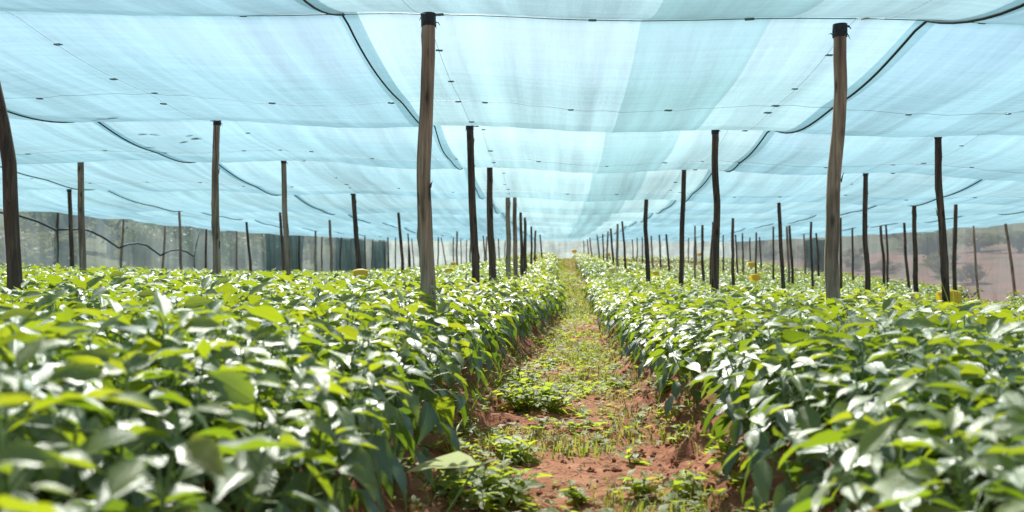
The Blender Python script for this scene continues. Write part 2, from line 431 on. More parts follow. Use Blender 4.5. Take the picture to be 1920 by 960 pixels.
# ------------------------------------------------------------------ net roof
ROWS = [-2.0, 1.2, 4.35, 7.45, 10.05, 13.2, 16.5] + [19.6 + 3.15 * i for i in range(11)]      # wires across
def roof_base(x, y):
    h = np.interp(y, [-5, 0, 4.35, 7.45, 10.05, 13.2, 16.5, 20, 27, 35, 52], [1.20, 1.19, 1.155, 1.085, 1.05, 0.92, 0.87, 0.845, 0.80, 0.85, 0.95])
    tilt = np.interp(y, [0, 8, 12, 17, 60], [0.026, 0.024, 0.018, 0.004, 0.004])
    return CAM_H + h - tilt * (x - 0.3)
POST_X = [-9.3, -6.95, -4.85, -2.72, -0.63, 1.40, 3.42, 5.5, 7.6, 9.7]
def roof_z(x, y):
    x = np.asarray(x, float); y = np.asarray(y, float)
    r = np.array(ROWS)
    k = np.clip(np.searchsorted(r, y, side='right') - 1, 0, len(r) - 2)
    t = np.clip((y - r[k]) / (r[k + 1] - r[k]), 0, 1)
    amp = (0.135 + 0.08 * (_hash(k, np.floor(x / 2.9 + 0.35), 5) - 0.4)) * np.interp(y, [0, 8, 20, 52], [1, 1, 0.72, 0.6])
    # smooth the amplitude across the seams
    q = x / 2.9 + 0.35; f = q - np.floor(q)
    a2 = (0.135 + 0.08 * (_hash(k, np.floor(q) + 1, 5) - 0.4)) * np.interp(y, [0, 8, 20, 52], [1, 1, 0.72, 0.6])
    amp = amp + (a2 - amp) * sstep(0.5, 1.0, f)
    sag = amp * np.where(t < 0.68, 1 - (1 - t / 0.68) ** 2, 1 - ((t - 0.68) / 0.32) ** 2) + 0.022 * np.abs(np.sin(2 * PI * t))
    # wires hang between the post lines
    px = np.array(POST_X); j = np.clip(np.searchsorted(px, x, side='right') - 1, 0, len(px) - 2)
    u = np.clip((x - px[j]) / (px[j + 1] - px[j]), 0, 1)
    hang = (0.020 + 0.03 * np.sin(PI * t)) * np.sin(PI * u) ** 2
    wr = 0.012 * (fbm(x * 2.2, y * 0.9, 40, 3) - 0.5) + 0.005 * np.sin(x * 21 + 3 * vnoise(x, y * 0.7, 9)) * np.sin(PI * t)
    return roof_base(x, y) - sag - hang + wr
SEAMS = [-9.62, -6.75, -3.92, -1.02, 1.74, 4.75, 7.5, 10.0]
NET_WORDS = ['outermost pale net roof strip along the hazy hillside wall', 'pale net roof strip second in from the hillside wall',
             'pale teal net roof strip over the near left bed', 'brightest white-blue net roof strip right above the path',
             'blue net roof strip over the bed right of the path', 'blue net roof strip second in from the reddish side wall',
             'outermost blue net roof strip along the reddish side wall']
net_y = axis([(-3, 5, 0.11), (5, 20, 0.09), (20, 51.25, 0.16)])
for i in range(7):
    a, b = SEAMS[i] - (0.05 if i else 0), SEAMS[i + 1] + (0.05 if i < 6 else 0)
    off = 0.004 if i % 2 else 0.0
    nxs = np.linspace(a, b, 26)
    o = link('shade_net_strip', grid_mesh('shade_net_strip', nxs, net_y, lambda X, Y: roof_z(X, Y) + off, M['net' if i == 3 else 'net_off_glow']))  # middle strip carries the painted sun glow, the others its fall-off
    tag(o, NET_WORDS[i], 'shade net', 'strips of the net roof')
    if i:                                                   # the cord that laces it to the strip before
        pts = [(SEAMS[i] + 0.02 * math.sin(y * 1.7 + i), y, float(roof_z(SEAMS[i], y)) - 0.008) for y in np.arange(-1, 42, 0.14)]
        Vt, Ft = tube(pts, 0.0055 if i == 3 else 0.0075, 5)
        link('seam_cord', pymesh('seam_cord', Vt, Ft, M['rope']), o)
# the doubled strip that darkens the net just right of the path
dx = np.linspace(0.40, 1.02, 10)
tag(link('doubled_net_strip', grid_mesh('doubled_net_strip', dx, net_y[net_y < 40], lambda X, Y: roof_z(X, Y) + 0.012, M['net_thin'])),
    'narrow second layer of net making a darker stripe beside the path', 'shade net')

def clip_mesh():
    m = MB()
    for sx in (-1, 1): m.box((sx * 0.018, 0, 0), (0.003, 0.012, 0.003))
    for sy in (-1, 1): m.box((0, sy * 0.0125, 0.0005), (0.021, 0.0025, 0.0025))
    m.box((0.004, 0.002, -0.004), (0.012, 0.0018, 0.0016))
    return m.mesh('clip', M['clip'], False)
CLIP = clip_mesh()
def clip(x, y, parent, dz=-0.010):
    o = link('clip', CLIP, parent)
    o.location = (x, y, float(roof_z(x, y)) + dz)
    o.rotation_euler = (0, 0, random.uniform(-0.35, 0.35)); s = random.uniform(0.75, 1.1); o.scale = (s, s, s)
row_words = ['overhead across the nearest posts', 'across the second row of posts', 'across the third row of posts', 'across the fourth row of posts', 'across the fifth row of posts']
for k, yr in enumerate(ROWS[2:7]):
    lim = min(9.2, 0.62 * yr + 0.8)
    pts = [(x, yr, float(roof_z(x, yr)) - 0.009) for x in np.arange(-lim, lim, 0.15)]
    Vt, Ft = tube(pts, 0.0028, 5)
    o = tag(link('support_wire', pymesh('support_wire', Vt, Ft, M['wire'])), 'thin dark wire ' + row_words[k] + ' holding up the net', 'wire', 'cross wires of the net roof')
    if k < 3:
        x = -lim + 0.3
        while x < lim:
            clip(x, yr, o); x += random.uniform(0.45, 0.75)
for k in range(3):
    ym = (ROWS[2 + k] + ROWS[3 + k]) / 2
    lim = min(9.2, 0.62 * ym + 0.6)
    pts = [(x, ym + 0.02 * math.sin(x * 2), float(roof_z(x, ym + 0.02 * math.sin(x * 2))) - 0.005) for x in np.arange(-lim, lim, 0.12)]
    Vt, Ft = tube(pts, 0.0010, 4)
    o = tag(link('net_wire', pymesh('net_wire', Vt, Ft, M['wire'])), 'hair-thin wire on the net midway between ' + ['first and second', 'second and third', 'third and fourth'][k] + ' post rows', 'wire', 'cross wires of the net roof')
    x = -lim + 0.2
    while x < lim:
        clip(x, ym, o, -0.006); x += random.uniform(0.55, 0.85)
for xc, w in ((-2.72, 'over the second post line left of the path'), (-0.63, 'over the post line just left of the path'),
              (1.40, 'over the post line just right of the path'), (3.42, 'over the second post line right of the path')):
    pts = [(xc, y, float(roof_z(xc, y)) - 0.006) for y in np.arange(3.0, 16, 0.12)]
    Vt, Ft = tube(pts, 0.0010, 4)
    o = tag(link('net_wire', pymesh('net_wire', Vt, Ft, M['wire'])), 'hair-thin lengthwise wire ' + w, 'wire', 'lengthwise wires of the net roof')
    y = 4.8
    while y < 12:
        clip(xc + random.uniform(-0.02, 0.02), y, o, -0.006); y += random.uniform(0.5, 0.9)

# leaves blown onto the net
for px, py in ((268, 238), (290, 240), (282, 252), (345, 252), (356, 254), (369, 251), (365, 262), (178, 226), (192, 224), (212, 222)):
    d = 7.0
    for _ in range(12):                                     # walk along the ray until it meets the cloth
        q = at(px, py, d); d += (float(roof_z(q.x, d)) - q.z) / max((480 - py) / F_PX, 0.03)
    q = at(px, py, d)
    m = MB(); L_ = random.uniform(0.04, 0.07)
    m.add([(-L_, 0, 0), (-L_ * 0.3, L_ * 0.35, 0.004), (L_ * 0.5, L_ * 0.3, 0.006), (L_, 0, 0.001), (L_ * 0.4, -L_ * 0.32, 0.005), (-L_ * 0.4, -L_ * 0.3, 0.004), (0, 0, 0.002)],
          [(6, 0, 5), (6, 5, 4), (6, 4, 3), (6, 3, 2), (6, 2, 1), (6, 1, 0)])
    o = link('fallen_leaf', m.mesh('fallen_leaf', M['wood_dark']))
    o.location = (q.x, d, float(roof_z(q.x, d)) + 0.008); o.rotation_euler = (0, 0, random.uniform(-0.6, 0.6))
    tag(o, 'small dark dead leaf lying on the net roof at upper left', 'leaf', 'dead leaves on the net roof')

# ------------------------------------------------------------------ poles
# photo pixels: top, foot as far as it shows, width there
POLES = [  # near, placed one by one: (x, y) pixels of the axis, depth, width px, material, label
    ([(804, 20), (802, 120), (799, 220), (797, 330), (798, 430), (803, 540)], 4.35, 27, 'wood', 'thick pale brown wooden pole with knots left of the path, nearest there'),
    ([(1575, 38), (1574, 110), (1576, 165), (1573, 250), (1566, 330), (1561, 420), (1557, 480), (1561, 566)], 4.42, 25, 'wood', 'thick crooked reddish brown pole with flaking bark, nearest right of the path'),
    ([(-44, 20), (-14, 150), (4, 230), (17, 300), (20, 380), (24, 450), (28, 512)], 4.35, 26, 'wood_dark', 'dark leaning wooden pole cut by the left edge of the picture'),
    ([(881, 228), (884, 330), (888, 430), (892, 538)], 7.45, 14, 'wood_dark', 'straight dark pole just right of the thick pale pole'),
    ([(1341, 243), (1340, 300), (1344, 375), (1342, 450), (1340, 556)], 7.45, 13, 'wood_dark', 'nearly black pole with a knobbly bulge in the second row'),
    ([(407, 218), (404, 320), (404, 420), (406, 522)], 7.45, 14, 'wood', 'straight brown pole rising from the left bed in the second row'),
    ([(1759, 254), (1760, 350), (1766, 450), (1774, 574)], 7.45, 13, 'wood_dark', 'dark brown leaning pole above the yellow trap at the far right'),
    ([(918, 296), (919, 400), (923, 530)], 10.0, 12, 'wood_dark', 'dark pole third along the line left of the path'),
    ([(1283, 302), (1280, 400), (1276, 541)], 10.1, 9, 'wood_dark', 'slim brown pole third along the line right of the path'),
    ([(532, 288), (534, 400), (541, 518)], 10.0, 10, 'wood', 'slim tan pole beside the tall grass in the left bed'),
    ([(151, 279), (152, 400), (156, 508)], 10.0, 12, 'wood', 'brown pole near the hillside wall, third row'),
    ([(1623, 308), (1622, 400), (1627, 566)], 10.2, 9, 'wood_dark', 'slim dark pole just right of the thick crooked pole'),
    ([(952, 358), (953, 440), (954, 530)], 13.2, 9, 'wood', 'grey brown pole fourth along the line left of the path'),
    ([(1212, 368), (1210, 430), (1216, 523)], 13.2, 8, 'wood_dark', 'wavy dark pole fourth along the line right of the path'),
    ([(662, 360), (668, 440), (675, 520)], 13.2, 9, 'wood_dark', 'dark leaning pole directly behind the yellow trap in the left bed'),
    ([(130, 355), (132, 430), (135, 504)], 13.2, 8, 'wood_dark', 'dark pole close beside the brown pole near the hillside wall'),
    ([(1460, 367), (1463, 450), (1470, 562)], 13.2, 7, 'wood_dark', 'slim dark pole with a green shoot at its foot'),
    ([(1714, 366), (1715, 450), (1718, 551)], 13.2, 8, 'wood_dark', 'black straight pole behind the pale yellow trap at right'),
]
FAR = [(965,389,968),(1166,392,1174),(747,391,757),(525,394,536),(336,391,342),(109,392,106),(1374,391,1378),(1792,396,1791),(1576,390,1579),
       (232,409,223),(310,423,301),(387,429,384),(444,436,445),(462,417,472),(561,434,562),(618,417,622),(684,434,688),(604,453,603),(640,462,638),
       (699,463,697),(727,445,730),(766,460,766),(772,454,777),(787,462,787),(827,434,840),(822,460,821),(857,440,858),(850,460,850),(875,446,875),
       (883,450,883),(906,457,909),(976,412,980),(984,428,985),(996,443,997),(1004,452,1004),(1072,451,1072),(1082,452,1083),(1094,452,1095),(1101,450,1103),
       (1106,443,1111),(1119,434,1125),(1130,429,1134),(1145,418,1151),(1140,450,1140),(1158,450,1158),(1185,448,1187),(1204,446,1204),(1221,438,1226),
       (1236,436,1240),(1249,431,1256),(1291,442,1291),(1304,441,1304),(1317,415,1321),(1335,434,1336),(1356,433,1357),(1379,425,1386),(1392,438,1394),
       (1406,437,1408),(1418,423,1417),(1424,440,1427),(1450,430,1450),(1475,428,1481),(1480,412,1487),(1507,432,1511),(1521,422,1526),(1530,428,1536),
       (1598,426,1602),(1651,421,1658),(1661,417,1664),(1695,416,1707),(1825,413,1837),(1884,410,1907)]
def pole(axis_pts, r0, r1, mat, near, label, group):
    """axis_pts world points top to foot; a bent, knotty, tapering trunk"""
    P = axis_pts[::-1]
    base = P[0].copy()
    zs = np.array([p.z for p in P]); px = np.array([p.x for p in P]); py = np.array([p.y for p in P])
    L = zs[-1] - zs[0]; n = max(6, int(L / (0.05 if near else 0.16))); k = 14 if near else 7
    sd = random.randint(0, 9999)
    knots = [(random.uniform(0.2, 0.95), random.uniform(0, 2 * PI), random.uniform(0.10, 0.30)) for _ in range(7 if near else 2)]
    V, Fc = [], []
    for i in range(n + 1):
        f = i / n; z = zs[0] + L * f
        wob = 0.010 if near else 0.016
        cxp = np.interp(z, zs, px) + wob * (float(vnoise(np.array(f * 5.0), np.array(0.5), sd)) - 0.5) * 2 * math.sin(PI * f)
        cyp = np.interp(z, zs, py) + wob * (float(vnoise(np.array(f * 5.0), np.array(7.5), sd)) - 0.5) * 3 * math.sin(PI * f)
        for j in range(k):
            a = 2 * PI * j / k
            r = r0 + (r1 - r0) * f
            r *= 1 + 0.16 * (float(vnoise(np.array(math.cos(a) * 1.5 + 5), np.array(math.sin(a) * 1.5 + f * 9), sd)) - 0.5)
            r *= 1 + 0.10 * (float(vnoise(np.array(a * 2.2), np.array(f * 2.5), sd + 3)) - 0.5)
            for kf, ka, kh in knots:
                da = (a - ka + PI) % (2 * PI) - PI
                r *= 1 + kh * math.exp(-((f - kf) * L / 0.035) ** 2 - (da / 0.45) ** 2)
            V.append((cxp + r * math.cos(a) - base.x, cyp + r * math.sin(a) - base.y, z - base.z))
    for i in range(n):
        for j in range(k):
            j2 = (j + 1) % k
            Fc.append((i * k + j, i * k + j2, (i + 1) * k + j2, (i + 1) * k + j))
    Fc.append(tuple(n * k + j for j in range(k)))
    o = empty('wooden_pole', base)
    link('trunk', pymesh('trunk', V, Fc, M[mat]), o)
    tag(o, label, 'pole', group)
    top = P[-1] - base
    if near:
        m = MB()
        R = r1 * 1.13
        Vt, Ft = tube([(top.x, top.y, top.z - 0.055), (top.x, top.y, top.z - 0.03), (top.x, top.y, top.z + 0.006)],
                      [[R * random.uniform(0.95, 1.12) for _ in range(10)] for _ in range(3)], 10)
        m.add(Vt, Ft)
        for _ in range(7):
            a = random.uniform(0, 2 * PI); s = Vector((top.x + R * math.cos(a), top.y + R * math.sin(a), top.z - random.uniform(0, 0.05)))
            e = s + Vector((math.cos(a) * 0.02, math.sin(a) * 0.02, -random.uniform(-0.01, 0.03)))
            m.add(*tube([s, (s + e) / 2 + Vector((0, 0, 0.006)), e], [0.003, 0.0025, 0.001], 4))
        link('rubber_wrap', m.mesh('rubber_wrap', M['black'], False), o)
        for _ in range(4):                                # torn bark strips
            f = random.uniform(0.2, 0.9); a = random.uniform(0, 2 * PI); z = L * f
            xx = np.interp(z + zs[0], zs, px) - base.x; yy = np.interp(z + zs[0], zs, py) - base.y
            r = (r0 + (r1 - r0) * f) * 0.98
            w = random.uniform(0.12, 0.3); h = random.uniform(0.03, 0.09)
            V2 = [(xx + (r + d) * math.cos(a + s), yy + (r + d) * math.sin(a + s), z + q) for s, q, d in
                  ((-w, 0, 0), (w, 0.01, 0), (w * 0.6, h * 0.6, 0.004), (-w * 0.7, h * 0.6, 0.005), (0.0, h, 0.012))]
            V2 += [(v[0] - 0.003 * math.cos(a), v[1] - 0.003 * math.sin(a), v[2]) for v in V2]
            link('bark_flake', pymesh('bark_flake', V2, [(0, 1, 2, 3), (3, 2, 4), (8, 7, 6, 5), (9, 7, 8), (0, 3, 8, 5), (1, 6, 7, 2), (3, 4, 9, 8), (4, 2, 7, 9)], M['wood_dark']), o)
    return o
POLE_XY = []
for pts, d, w, mat, label in POLES:
    P = [at(px, py, d) for px, py in pts]
    P[0].z = float(roof_z(P[0].x, d)) - 0.012
    gz = float(land(P[-1].x, d, False)) - 0.15
    q = P[-1].copy(); q.z = gz
    q.x += (P[-1].x - P[-2].x) * 0.25; P.append(q)
    r = w * d / F_PX / 2
    pole(P, r * 1.12, r * 0.92, mat, True, label, 'poles holding up the net')
    POLE_XY.append((q.x, q.y))
far = []
for px, py, bx in FAR:
    best = None
    for xc in POST_X:
        if abs(px - 1045) < 3 or xc * (px - 1045) <= 0: continue
        d = xc * F_PX / (px - 1045)
        if not 12 < d < 50: continue
        tz = float(roof_z(xc, d)); tpy = 480 - (tz - CAM_H) * F_PX / d
        cost = abs(tpy - min(py, 452))
        if best is None or cost < best[0]: best = (cost, xc, d)
    if best is None: continue
    _, xc, d = best
    top = at(px, py, d); top.z = float(roof_z(top.x, d)) - 0.01
    foot = at(bx, 520, d); foot.z = float(land(foot.x, d, False)) - 0.1
    far.append((xc, d, top, foot))
for xc in POST_X:
    for k in range(10):
        d = 19.6 + 3.15 * k
        if random.random() < 0.5 or any(abs(q[0] - xc) < 0.1 and abs(q[1] - d) < 1.3 for q in far): continue
        x_ = xc + random.uniform(-0.08, 0.08); top = Vector((x_, d, float(roof_z(x_, d)) - 0.01)); x2 = x_ + random.uniform(-0.08, 0.12)
        far.append((xc, d, top, Vector((x2, d, float(land(x2, d, False)) - 0.1))))
cols = {}
for xc, d, top, foot in far: cols.setdefault(xc, []).append((d, top, foot))
colname = {-9.3: 'along the hillside net wall', -6.95: 'in the fourth pole line left of the path', -4.85: 'in the third pole line left of the path', -2.72: 'in the second pole line left of the path',
           -0.63: 'in the pole line just left of the path', 1.40: 'in the pole line just right of the path', 3.42: 'in the second pole line right of the path',
           5.5: 'in the third pole line right of the path', 7.6: 'in the fourth pole line right of the path', 9.7: 'along the reddish right net wall'}
for xc, lst in cols.items():
    lst.sort(key=lambda q: q[0])
    for i, (d, top, foot) in enumerate(lst):
        r = random.uniform(0.026, 0.036)
        mid = (top + foot) / 2 + Vector((random.uniform(-0.03, 0.03), 0, 0))
        pole([top, mid, foot], r * 1.1, r * 0.85, random.choice(['wood_dark', 'wood_dark', 'wood']), False,
             'slim far pole, ' + ordinal(i + {-0.63: 4, 1.40: 4, -2.72: 4, -4.85: 1, -6.95: 1, 3.42: 3, 5.5: 1}.get(xc, 0)) + ' ' + colname[xc], 'poles holding up the net')
        POLE_XY.append((foot.x, foot.y))

# ------------------------------------------------------------------ net side walls
def wall_mesh(name, a, b, n, seed, mat, top_off=0.0, zlo=-0.05, zhi=None):
    V, rows = [], 12
    for j in range(rows + 1):
        for i in range(n + 1):
            f = i / n; x = a[0] + (b[0] - a[0]) * f; y = a[1] + (b[1] - a[1]) * f
            z0 = float(land(x, y, False)) + zlo; z1 = (float(roof_z(x, y)) if zhi is None else zhi) - top_off
            g = j / rows
            L = math.hypot(b[0] - a[0], b[1] - a[1]) * f
            wv = 0.05 * math.sin(L * 2.1 + seed) * math.sin(PI * g) + 0.02 * math.sin(L * 9 + 2 * math.sin(L * 1.3) + g * 2) * (0.3 + g)
            nx_, ny_ = -(b[1] - a[1]), b[0] - a[0]; q = math.hypot(nx_, ny_)
            V.append((x + nx_ / q * wv, y + ny_ / q * wv, z0 + (z1 - z0) * g))
    Fc = [(j * (n + 1) + i, j * (n + 1) + i + 1, (j + 1) * (n + 1) + i + 1, (j + 1) * (n + 1) + i) for j in range(rows) for i in range(n)]
    return pymesh(name, V, Fc, mat)
wl = tag(link('net_wall', wall_mesh('net_wall', (-9.60, -3), (-9.60, 51.2), 240, 1, M['wall_net'])), 'hazy grey net wall on the left with dark arched cords', 'net wall', 'net walls round the field')
wr_ = tag(link('net_wall', wall_mesh('net_wall', (9.98, -3), (9.98, 51.2), 240, 4, M['wall_net'])), 'hazy grey net wall on the right in front of reddish earth', 'net wall', 'net walls round the field')
wf = tag(link('net_wall', wall_mesh('net_wall', (-9.60, 51.22), (9.98, 51.22), 110, 7, M['wall_net'])), 'low hazy net wall closing the far end of the path', 'net wall', 'net walls round the field')
def on_left(px, py):
    u = (px - 960) / F_PX; xw = -9.33
    t = xw / (-SA + u * CA)
    return Vector((xw, t * (CA + u * SA), CAM_H + (480 - py) / F_PX * t))
arcs = [[(-40, 392), (0, 398), (35, 404), (70, 415), (105, 431)], [(105, 431), (130, 430), (150, 429), (170, 433), (195, 446), (223, 465)],
        [(223, 465), (240, 458), (258, 456), (275, 460), (301, 479)], [(301, 479), (318, 470), (335, 468), (350, 472), (364, 481)]]
for a in arcs:
    Vt, Ft = tube([on_left(*p) for p in a], 0.022, 6)
    link('arched_cord', pymesh('arched_cord', Vt, Ft, M['rope']), wl)
Vt, Ft = tube([on_left(376, 428), on_left(368, 460), on_left(364, 481), on_left(365, 520)], 0.012, 5)
link('hanging_cord', pymesh('hanging_cord', Vt, Ft, M['rope']), wl)
for (y0, y1, s, t) in ((29.0, 33.5, 5, 0.05), (38.5, 44.5, 9, 0.08), (46, 50, 12, 0.1)):
    link('dark_net_layer', wall_mesh('dark_net_layer', (-9.47, y0), (-9.47, y1), 40, s, M['dark_net'], t), wl)
for (y0, y1, s, t) in ((33, 37, 3, 0.1),):
    link('dark_net_layer', wall_mesh('dark_net_layer', (9.86, y0), (9.86, y1), 30, s, M['dark_net'], t), wr_)

# ------------------------------------------------------------------ leaves and pepper seedlings
def leaf_geo(fold=0.3, droop=0.3, width=0.21, seed=0, lod=0, wave=0.045):
    """unit-length leaf along +X; returns verts, tris, luv"""
    S = [0.0, 0.14, 0.34, 0.58, 0.80, 1.0] if lod == 0 else [0.0, 0.40, 1.0]
    Wd = [0, 0.62, 1.0, 0.80, 0.34, 0] if lod == 0 else [0, 1.0, 0]
    rr = random.Random(seed)
    V, U = [], []
    for s, w in zip(S, Wd):
        z = 0.10 * s - droop * s * s
        lst = [0] if w == 0 else [-1, 0, 1]
        for q in lst:
            ww = w * width * q
            V.append((s, ww, z + abs(ww) * fold + (rr.uniform(-wave, wave) if q else 0)))
            U.append((q, s, 0))
    T = []
    idx = [0]; c = 1
    for w in Wd[1:-1]: idx.append(c); c += 3
    idx.append(c)
    a = idx[1]
    T += [(0, a + 1, a), (0, a + 2, a + 1)]
    T = [(0, a, a + 1), (0, a + 1, a + 2)]
    for i in range(1, len(idx) - 2):
        p, q = idx[i], idx[i + 1]
        for k in (0, 1):
            T += [(p + k, q + k, q + k + 1), (p + k, q + k + 1, p + k + 1)]
    p = idx[-2]; e = idx[-1]
    T += [(p, e, p + 1), (p + 1, e, p + 2)]
    T = [(i, k, j) for i, j, k in T]
    return np.array(V), np.array(T), np.array(U, float)
LEAFG = [leaf_geo(f, d, w, i) for i, (f, d, w) in enumerate([(0.30, 0.18, 0.225), (0.15, 0.30, 0.25), (0.55, 0.10, 0.21), (0.25, 0.38, 0.23), (0.6, 0.22, 0.245), (0.15, 0.06, 0.215)])]
LEAFLO = [leaf_geo(f, d, w, i, 1) for i, (f, d, w) in enumerate([(0.30, 0.18, 0.225), (0.15, 0.30, 0.25), (0.55, 0.10, 0.21), (0.25, 0.38, 0.23), (0.6, 0.22, 0.245), (0.15, 0.06, 0.215)])]
def leaf_mesh(g, mat, name='leaf'):
    return bigmesh(name, g[0], g[1], mat, luv=g[2])
LEAFM = {k: [leaf_mesh(g, M[k]) for g in LEAFG] for k in ('young', 'mid', 'mature', 'weed')}
def plant_plan(seed, n=19, H=0.34):
    r = random.Random(seed); out = []; petiole = []
    lean = Vector((r.uniform(-0.03, 0.03), r.uniform(-0.03, 0.03), 0))
    for i in range(n):
        f = i / (n - 1)
        h = H * (0.12 + 0.80 * f ** 0.8)
        az = i * 2.39996 + r.uniform(-0.4, 0.4)
        b = lean * f + Vector((0, 0, h))
        pl = 0.062 * (1 - f) + 0.014 + r.uniform(0, 0.012)
        e = b + Vector((math.cos(az) * pl, math.sin(az) * pl, pl * (0.35 + 0.5 * f)))
        L = (0.116 - 0.046 * f ** 2) * r.uniform(0.68, 1.2)
        pitch = math.radians(-34 + 44 * f ** 1.4 + r.gauss(0, 12))
        roll = math.radians(r.gauss(0, 18))
        R = Matrix.Rotation(az + r.uniform(-0.4, 0.4), 4, 'Z') @ Matrix.Rotation(-pitch, 4, 'Y') @ Matrix.Rotation(roll, 4, 'X')
        kind = 'young' if f > 0.80 else ('mid' if f > 0.55 or (f > 0.3 and r.random() < 0.35) else 'mature')
        out.append((e, R, L, kind, r.randrange(6)))
        petiole.append((b, e))
    return out, petiole, lean, H
PLANS = [plant_plan(100 + i) for i in range(7)]
def stem_mesh(plan):
    out, pet, lean, H = plan
    m = MB()
    m.add(*tube([(0, 0, -0.03), lean * 0.5 + Vector((0, 0, H * 0.5)), lean + Vector((0, 0, H * 0.93))], [0.0036, 0.003, 0.0018], 5))
    for b, e in pet: m.add(*tube([b, (b + e) / 2 + Vector((0, 0, 0.003)), e], 0.0012, 3, False))
    return m.mesh('stem', M['stem'])
STEMS = [stem_mesh(p) for p in PLANS]
def plan_arrays(plan, geos, keep=1.0, grow=1.0):
    Vs, Ts, Us, Ms = [], [], [], []; o = 0
    sel = [l for i, l in enumerate(plan[0]) if keep >= 1 or (i % 3 != 0)]
    for e, R, L, kind, mv in sel:
        v, t, u = geos[mv]
        m = np.array((Matrix.Translation(e) @ R @ Matrix.Scale(L * grow, 4)))
        Vs.append(v @ m[:3, :3].T + m[:3, 3]); Ts.append(t + o); o += len(v)
        u = u.copy(); u[:, 2] = random.random(); Us.append(u)
        Ms.append(np.full(len(t), ('young', 'mid', 'mature').index(kind)))
    return np.vstack(Vs), np.vstack(Ts), np.vstack(Us), np.concatenate(Ms)

def spots(sp, y0, y1):
    gx = np.arange(X_IN_L + 0.3, X_IN_R - 0.2, sp); gy = np.arange(y0, y1, sp)
    X, Y = np.meshgrid(gx, gy); X = X + (np.arange(len(gy)) % 2)[:, None] * sp / 2
    X = X.ravel() + RNG.uniform(-0.32, 0.32, X.size) * sp; Y = Y.ravel() + RNG.uniform(-0.32, 0.32, Y.size) * sp
    ok = bed_mask(X, Y, 0.0) > 0.62
    px, _, dep = project(X, Y, 0.4)
    ok &= (px > -130 - 1100 / dep) & (px < 2050 + 1100 / dep) & (dep > 0.5)
    # bare or thin spots farther off
    thin = fbm(X * 0.35, Y * 0.35, 60, 3)
    ok &= ~((thin < 0.26) & (Y > 9))
    for x, y in POLE_XY[:18]:
        ok &= np.hypot(X - x, Y - y) > 0.07
    return X[ok], Y[ok]
xn, yn = spots(0.118, 0.62, 14.0)
xm, ym_ = spots(0.17, 14.0, 26.0)
xf, yf = spots(0.23, 26.0, 50.0)
PX = np.concatenate([xn, xm, xf]); PY = np.concatenate([yn, ym_, yf])
NP_ = len(PX)
PZ = land(PX, PY, False) - 0.01
grow = 0.97 + 0.22 * (fbm(PX * 0.8, PY * 0.8, 77, 3) - 0.5) * 2 + RNG.uniform(-0.08, 0.08, NP_)
grow = grow * np.where(PX > 0.2, np.where(PX > 2.0, 0.86, 0.99), np.interp(PY, [0, 5, 8, 12], [1.08, 1.06, 1.0, 0.95])) * np.interp(PY, [0, 22, 36, 60], [1, 1, 0.62, 0.55])
PROT = RNG.uniform(0, 2 * PI, NP_)
ZS = np.where(PX < 0, 1.15, 1.03)
PV = RNG.integers(0, len(PLANS), NP_)
# plants at the edge of a bed lean out over the furrow
e = 0.12
gxm = (bed_mask(PX + e, PY) - bed_mask(PX - e, PY)); gym = (bed_mask(PX, PY + e) - bed_mask(PX, PY - e))
TX = -gxm * RNG.uniform(0.15, 0.55, NP_) + RNG.uniform(-0.14, 0.14, NP_)
TY = -gym * RNG.uniform(0.15, 0.5, NP_) + RNG.uniform(-0.14, 0.14, NP_)
dist = np.hypot(PX, PY)
ppx, ppy, _ = project(PX, PY, PZ + 0.28)
vis = (ppx > -60) & (ppx < 1980) & (ppy < 1080)
order = np.argsort(np.where(vis, dist, 1e9))[:300]
single = np.zeros(NP_, bool); single[order] = True
for i in order:
    left = PX[i] < 0
    root = empty('pepper_seedling', (PX[i], PY[i], PZ[i]))
    root.rotation_euler = (Matrix.Rotation(TX[i], 3, 'Y') @ Matrix.Rotation(-TY[i], 3, 'X') @ Matrix.Rotation(PROT[i], 3, 'Z')).to_euler()
    s = float(grow[i]); root.scale = (s, s, s * float(ZS[i]))
    tag(root, 'leafy pepper seedling crowded among its like in the near part of the ' + ('left' if left else 'right') + ' bed', 'seedling',
        'pepper seedlings of the ' + ('left' if left else 'right') + ' bed')
    v = int(PV[i])
    link('stem', STEMS[v], root)
    for (p, R, L, kind, mv) in PLANS[v][0]:
        o = link('leaf', LEAFM[kind][mv], root)
        o.matrix_local = Matrix.Translation(p) @ R @ Matrix.Scale(L, 4)
def rotmats(tx, ty, rz):
    n = len(tx)
    cz, sz = np.cos(rz), np.sin(rz); cy, sy = np.cos(tx), np.sin(tx); cx_, sx_ = np.cos(-ty), np.sin(-ty)
    Z = np.zeros((n, 3, 3)); Z[:, 0, 0] = cz; Z[:, 0, 1] = -sz; Z[:, 1, 0] = sz; Z[:, 1, 1] = cz; Z[:, 2, 2] = 1
    Yr = np.zeros((n, 3, 3)); Yr[:, 0, 0] = cy; Yr[:, 0, 2] = sy; Yr[:, 2, 0] = -sy; Yr[:, 2, 2] = cy; Yr[:, 1, 1] = 1
    Xr = np.zeros((n, 3, 3)); Xr[:, 1, 1] = cx_; Xr[:, 1, 2] = -sx_; Xr[:, 2, 1] = sx_; Xr[:, 2, 2] = cx_; Xr[:, 0, 0] = 1
    return Yr @ Xr @ Z
AV, AT, AU, AM = [], [], [], []; off = 0
